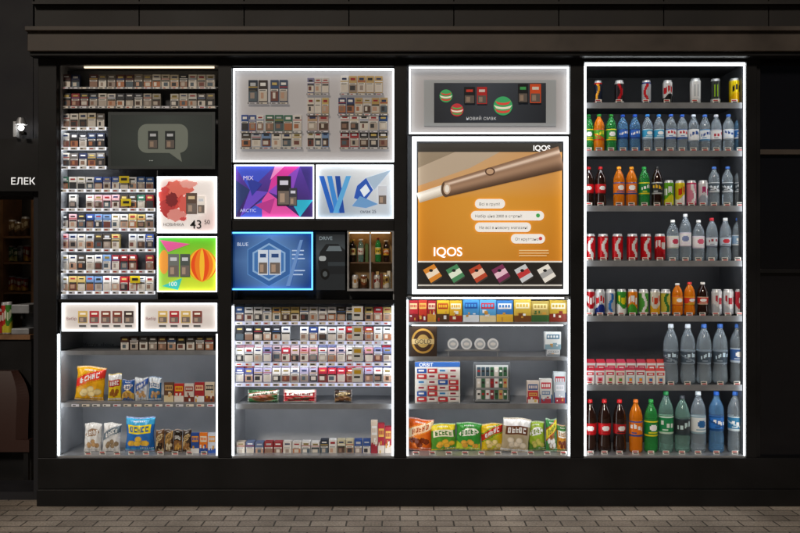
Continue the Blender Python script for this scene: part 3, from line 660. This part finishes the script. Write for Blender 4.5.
sn=MB(); sn.box(X(407),X(570),.06,.36,Z(324.5,.06),Z(322,.06),m='shelf'); sn.box(X(409),X(568),.055,.0595,Z(325,.06),Z(322,.06),m='shelf'); sn.box(X(412),X(565),.062,.070,Z(325.6,.06),Z(324.6,.06),m='fillstrip'); sn.box(X(407),X(570),.03,.3,Z(297.5),Z(296),m='shelf'); sn.box(X(412),X(565),.036,.044,Z(298.8),Z(297.7),m='fillstrip'); sn.build('shelf',kiosk)  # two more hidden strips added, lighting the snack rows
for a0,a1,cc in ((409,418,('#b82430','#7a1820','#e8d8a0')),(418.5,427,('#c83828','#8a2020','#f0c860')),(427.5,436,('#a81c28','#d8a040','#f0e0c0')),(437,449,('#e8c030','#5a3a20','#b83020')),(449.5,462,('#e0b028','#a03020','#f8f0d0')),(463,479,('#4898d8','#e8f0f8','#2050a0')),(479.5,496,('#58a8e0','#f0e0b0','#c83040')),(496.5,513,('#3c80c8','#f0c040','#f0f0f0')),(514,531,('#d8b848','#7a4a20','#f0e8c0')),(531.5,549,('#b8a050','#3c6838','#f0e0a0')),(549.5,567,('#c8a838','#8a3020','#f0e8d0'))):
    pbx('snack_box',a0,299.5+R()*1.5,a1,321.8,.08,cc,.08)
z3=pshelf(408.5,568.5,357,3.5,m='shelf',led=True)
a=Art('cookie_box',409,326.5,437,357,.085,'#3a2a20','print',thick=.06,body='#2c2018'); a.ell(423,341,11.5,12.5,'#c89a48'); a.ell(423,341,9.5,10.5,'#4a3020'); a.ell(423,341,6,6.5,'#d8b468'); a.rect(412,339,434,344,'#e8d098'); a.txt('GOLD',414.5,343.6,6,'#3a2010',0); a.done()
def tin(px,py,r,y):
    m=MB();n=28;rr=r*S;pts=[(X(px,y)+rr*math.cos(6.2832*k/n),y,Z(py,y)+rr*math.sin(6.2832*k/n)) for k in range(n)]
    m.face(pts,H('#f4f6f8'))
    m.face([(X(px,y)+rr*.72*math.cos(6.2832*k/n),y-.0006,Z(py,y)+rr*.72*math.sin(6.2832*k/n)) for k in range(n)],H('#c4ccd4'))
    m.face([(X(px,y)+rr*.5*math.cos(6.2832*k/n),y-.0012,Z(py,y)+rr*.3*math.sin(6.2832*k/n)) for k in range(n)],H('#f0f0f0'))
    for k in range(n):
        p,q=pts[k],pts[(k+1)%n]; m.face([p,(p[0],y+.02,p[2]),(q[0],y+.02,q[2]),q],H('#c8ccd0'))
    m.build('mint_tin')
st=MB(); st.pbox(445,349.6,500,351,.07,.10,m='alu')
for px in (448,497): st.box(X(px,.08),X(px+1,.08),.085,.09,z3,Z(351,.07),m='alu')
st.build('display_stand')
for px in (453,466.5,480,493): tin(px,344,5.6,.085)
pbx('candy_box',545,332,561,349.5,.09,('#e8eef0','#88a8b8','#5080a0'),.05); pbx('candy_box',547,349.6,560,357,.09,('#d8dce0','#889098','#a0a8b0'),.05)
z4=pshelf(408.5,568.5,404,5,m='shelf')
a=Art('candy_box',415,362,460,403.5,.09,'#eceae4','print',thick=.08,body='#d8d4cc')
a.rect(415,362,460,367,'#3060a8'); a.txt('ORBIT',419,366.4,5,'#ffffff',0)
for j in range(6):
    for i in range(4):
        x0=417+i*10.6;y0=368.5+j*5.7; cc=[['#2858b0','#f0f0f0'],['#c83038','#f8f0e8'],['#e8eef4','#3888c8'],['#f0ece8','#a03048']][(i*(j%2+1)+j)%4]
        a.rect(x0,y0,x0+9.6,y0+4.6,cc[0]); a.rect(x0+1.5,y0+1.2,x0+7,y0+3,cc[1])
a.done()
a=Art('gum_rack',474,363,510,403.5,.09,'#5a5e62','print',thick=.05,body='#a8acb0')
a.rect(476,365,508,401,'#c0c4c4')
for j in range(3):
    for i in range(7):
        x0=477+i*4.4;y0=367+j*11.5; a.rect(x0,y0,x0+3.6,y0+9,random.choice(['#e8e4dc','#3a6848','#c8a868','#8a3038','#405868','#f0f0f0'])); a.rect(x0+.6,y0+3,x0+3,y0+5,random.choice(['#303030','#ffffff','#b03030']))
    a.rect(475,378+j*11.5-1,509,378+j*11.5+.4,'#888c90')
a.done()
for i,(a0,t) in enumerate(((527,381),(540,379),(554,372))):
    pbx('chewing_gum_box',a0,t,a0+12,403.5,.095,(('#e8dcd4','#b83848','#4868a0'),('#f0f0f0','#3878b0','#c83040'),('#d8e4ec','#3060a8','#b83040'))[i],.04)
    pbx('chewing_gum_box',a0+1,t+10,a0+11,403.5,.08,(('#c83040','#f0e8e0','#e0c060'),('#d8dcdc','#a83848','#5878a8'),('#c0c8d4','#a03040','#e8e8f0'))[i],.01)
for a0,t,a1,cc,tl in ((406.5,425,433,('#d85a14','#f4d8b0','#7a3010','#e88828'),5),(430,430,457,('#50962c','#f0e8c8','#f0b838','#e8d020'),-4),(456,429,482,('#3a9838','#f0f0e0','#e8b040','#d8e030'),3),(481,430,504,('#e8c420','#c83020','#f0d890','#58a030'),-2),(502,423,531,('#b8a888','#6a3c24','#e8dcc8','#f0f0f0'),6),(528,428,546,('#98b830','#f0f0f0','#c8c060','#3c8030'),-3)):
    bag('chip_bag',a0,t,a1,457,.13 if a0!=502 else .09,cc,zb=zb+.01,tilt=tl)
for a0,cc in ((546,('#3c8a48','#f0e040','#e8e8e8','#c83828')),(557,('#c88a28','#f0f0e8','#7a3820','#3c7838'))):
    bag('snack_bag',a0,424 if a0<550 else 430,a0+11.5,457,.11,cc,zb=zb+.01,bulge=.016)
pt=MB()
for k in range(10): tag(pt,416+k*16.4,.035,zb+.011,True)
for k in range(9): tag(pt,88+k*14.5,.035,zb+.011,k%2)
pt.build('price_tags',kiosk)

# ---------------------------------------------------------------- neighbouring shop (left)
sh=empty('shop_building')
w=MB()
Y0=.12
w.box(-6,X(-60,Y0),Y0,.4,0,4.2,m='wall'); w.box(X(-60,Y0),X(33,Y0),Y0,.4,Z(196,Y0),4.2,m='wall'); w.box(X(33.5,Y0),X(37.5),Y0+.001,.4,0,Z(31,Y0),m='wall')
w.box(X(-60,Y0),X(33.5,Y0),Y0,.4,0,.05,m='wall')
w.box(-6,X(38),1.6,1.7,0,3.2,m='plaster'); w.box(-6,X(38),.4,1.6,2.6,2.7,m='plaster'); w.box(X(38)-.02,X(38),.5,1.6,0,2.6,m='plaster')
w.build('wall',sh)
fa=MB(); fa.box(-6,X(36),Y0-.05,Y0-.002,Z(192,Y0),Z(140,Y0),m='frame'); fa.build('fascia',sh)
text('ЕЛЕК',10.5,184.5,9.5,Y0-.053,'#e8e8e8',.7,parent=sh,bold=.0006)
lm=MB(); lm.box(X(20,Y0),X(23,Y0),Y0-.09,Y0-.05,Z(139,Y0),Z(124,Y0),m='alu'); lm.box(X(19),X(24),Y0-.12,Y0-.08,Z(134),Z(131.5),m='frame'); lamp=lm.build('wall_lamp')
bpy.ops.mesh.primitive_uv_sphere_add(segments=16,ring_count=10,radius=.016,location=(X(21.5,.02),Y0-.105,Z(128,.02))); b_=bpy.context.object; b_.name='bulb'; b_.data.materials.append(M['bulb']); b_.parent=lamp
bpy.ops.mesh.primitive_cone_add(vertices=20,radius1=.034,radius2=.018,depth=.04,location=(X(21.5,.02),Y0-.105,Z(121.5,.02))); b_=bpy.context.object; b_.name='shade'; b_.data.materials.append(M['alu']); b_.parent=lamp
fr_=MB(); y=1.0
for px in (0,31): fr_.box(X(px,y),X(px+3,y),y,y+.3,.8,2.2,m='wood')
for py in (236,262,292): fr_.box(X(-30,y),X(34,y),y+.01,y+.3,Z(py+2,y),Z(py,y),m='wood')
fr_.build('wooden_shelf_unit')
for py,its in ((236,4),(262,5),(292,4)):
    for i in range(its):
        px=3+i*26/its+3
        put(can_mesh(.10+R()*.05,.03,random.choice((('#8a7050','#d8c8a0','#4a3828'),('#a03028','#e8e0d0','#d0a040'),('#3c6840','#d8e0c0','#a0a060'),('#707478','#c8ccd0','#40444a'))),1),'storage_jar',X(px,1.12),1.12,Z(py,y)+.001)
ct=MB(); y=.55
ct.box(X(-70,y),X(30,y),y,y+.42,Z(335,y)-.03,Z(335,y),m='wood'); ct.box(X(-70,y),X(30,y),y+.02,y+.42,0,Z(335,y)-.03,m='frame'); ct.build('counter')
zc=Z(335,y)
cm=MB(); cm.box(X(11,.6),X(29,.6),.6,.9,zc,zc+.04,m='shelf'); cm.box(X(12,.6),X(28,.6),.75,.9,zc+.04,zc+.14,m='shelfdark'); cm.box(X(11,.6),X(29,.6),.6,.9,zc+.14,zc+.2,m='shelf'); cm.box(X(18,.6),X(21,.6),.63,.67,zc+.1,zc+.14,m='frame'); cm.build('coffee_machine',bevel=.006)
for px,c_ in ((1,('#c83028','#f0e0d0','#d84040')),(5,('#d03830','#f8f0e8','#d8d040')),(9,('#4a9038','#e8f0d0','#d8d040'))): put(can_mesh(.16+R()*.06,.024,c_,1),'storage_jar',X(px,.62),.62,zc)
cb=MB(); y=.45; 
n=24; x_=X(0,y); zA,zB=Z(440,y),Z(372,y)
prev=None
for k in range(n+1):
    t=k/n; hw=.17*(1-max(0,t-.55)**2*2.6); yo=y+.05*t*t
    ring=[(x_-hw,yo+.03,zA+(zB-zA)*t),(x_-hw*.6,yo,zA+(zB-zA)*t),(x_+hw*.6,yo,zA+(zB-zA)*t),(x_+hw,yo+.03,zA+(zB-zA)*t),(x_+hw*.8,yo+.08,zA+(zB-zA)*t),(x_-hw*.8,yo+.08,zA+(zB-zA)*t)]
    if prev:
        for q in range(6): cb.face([prev[q],prev[(q+1)%6],ring[(q+1)%6],ring[q]],H('#38201a'))
    prev=ring
cb.face(prev,H('#38201a'))
cb.box(x_-.19,x_+.19,y+.0,y+.07,Z(452,y),zA,H('#38201a'))
for sx in (-.16,.16): cb.box(x_+sx-.015,x_+sx+.015,y+.02,y+.05,0,Z(452,y),m='frame')
cb.build('chair')
la=MB(); la.box(X(-10,.6),X(25,.6),.55,.62,2.35,2.37,m='shoplamp'); la.build('ceiling_lamp')

# ---------------------------------------------------------------- light, world, camera
w_=bpy.data.worlds.new('World'); scene.world=w_; w_.use_nodes=True; nt=w_.node_tree
bg=nt.nodes['Background']; sk=nt.nodes.new('ShaderNodeTexSky'); sk.sky_type='NISHITA'; sk.sun_disc=False
el,az=math.radians(33),math.radians(195)
sk.sun_elevation=el; sk.sun_rotation=az
nt.links.new(sk.outputs[0],bg.inputs[0]); bg.inputs[1].default_value=.003
sl=bpy.data.lights.new('street_light','SUN'); sl.energy=1.3; sl.angle=math.radians(9); sl.color=(1,.88,.74)  # street light from the viewer's side, raised to act as front fill
so=bpy.data.objects.new('street_light',sl); scene.collection.objects.link(so)
d=Vector((math.sin(az)*math.cos(el),math.cos(az)*math.cos(el),math.sin(el)))
so.rotation_euler=(-d).to_track_quat('-Z','Y').to_euler(); so.location=d*20
cam=bpy.data.cameras.new('camera'); cam.lens=36*D/(800*S); cam.sensor_width=36; cam.clip_end=500; cam.clip_start=.05
co=bpy.data.objects.new('camera',cam); scene.collection.objects.link(co); co.location=(0,-D,CZ); co.rotation_euler=(math.pi/2,0,0)
scene.camera=co
scene.view_settings.view_transform='Standard'; scene.view_settings.look='None'; scene.view_settings.exposure=0
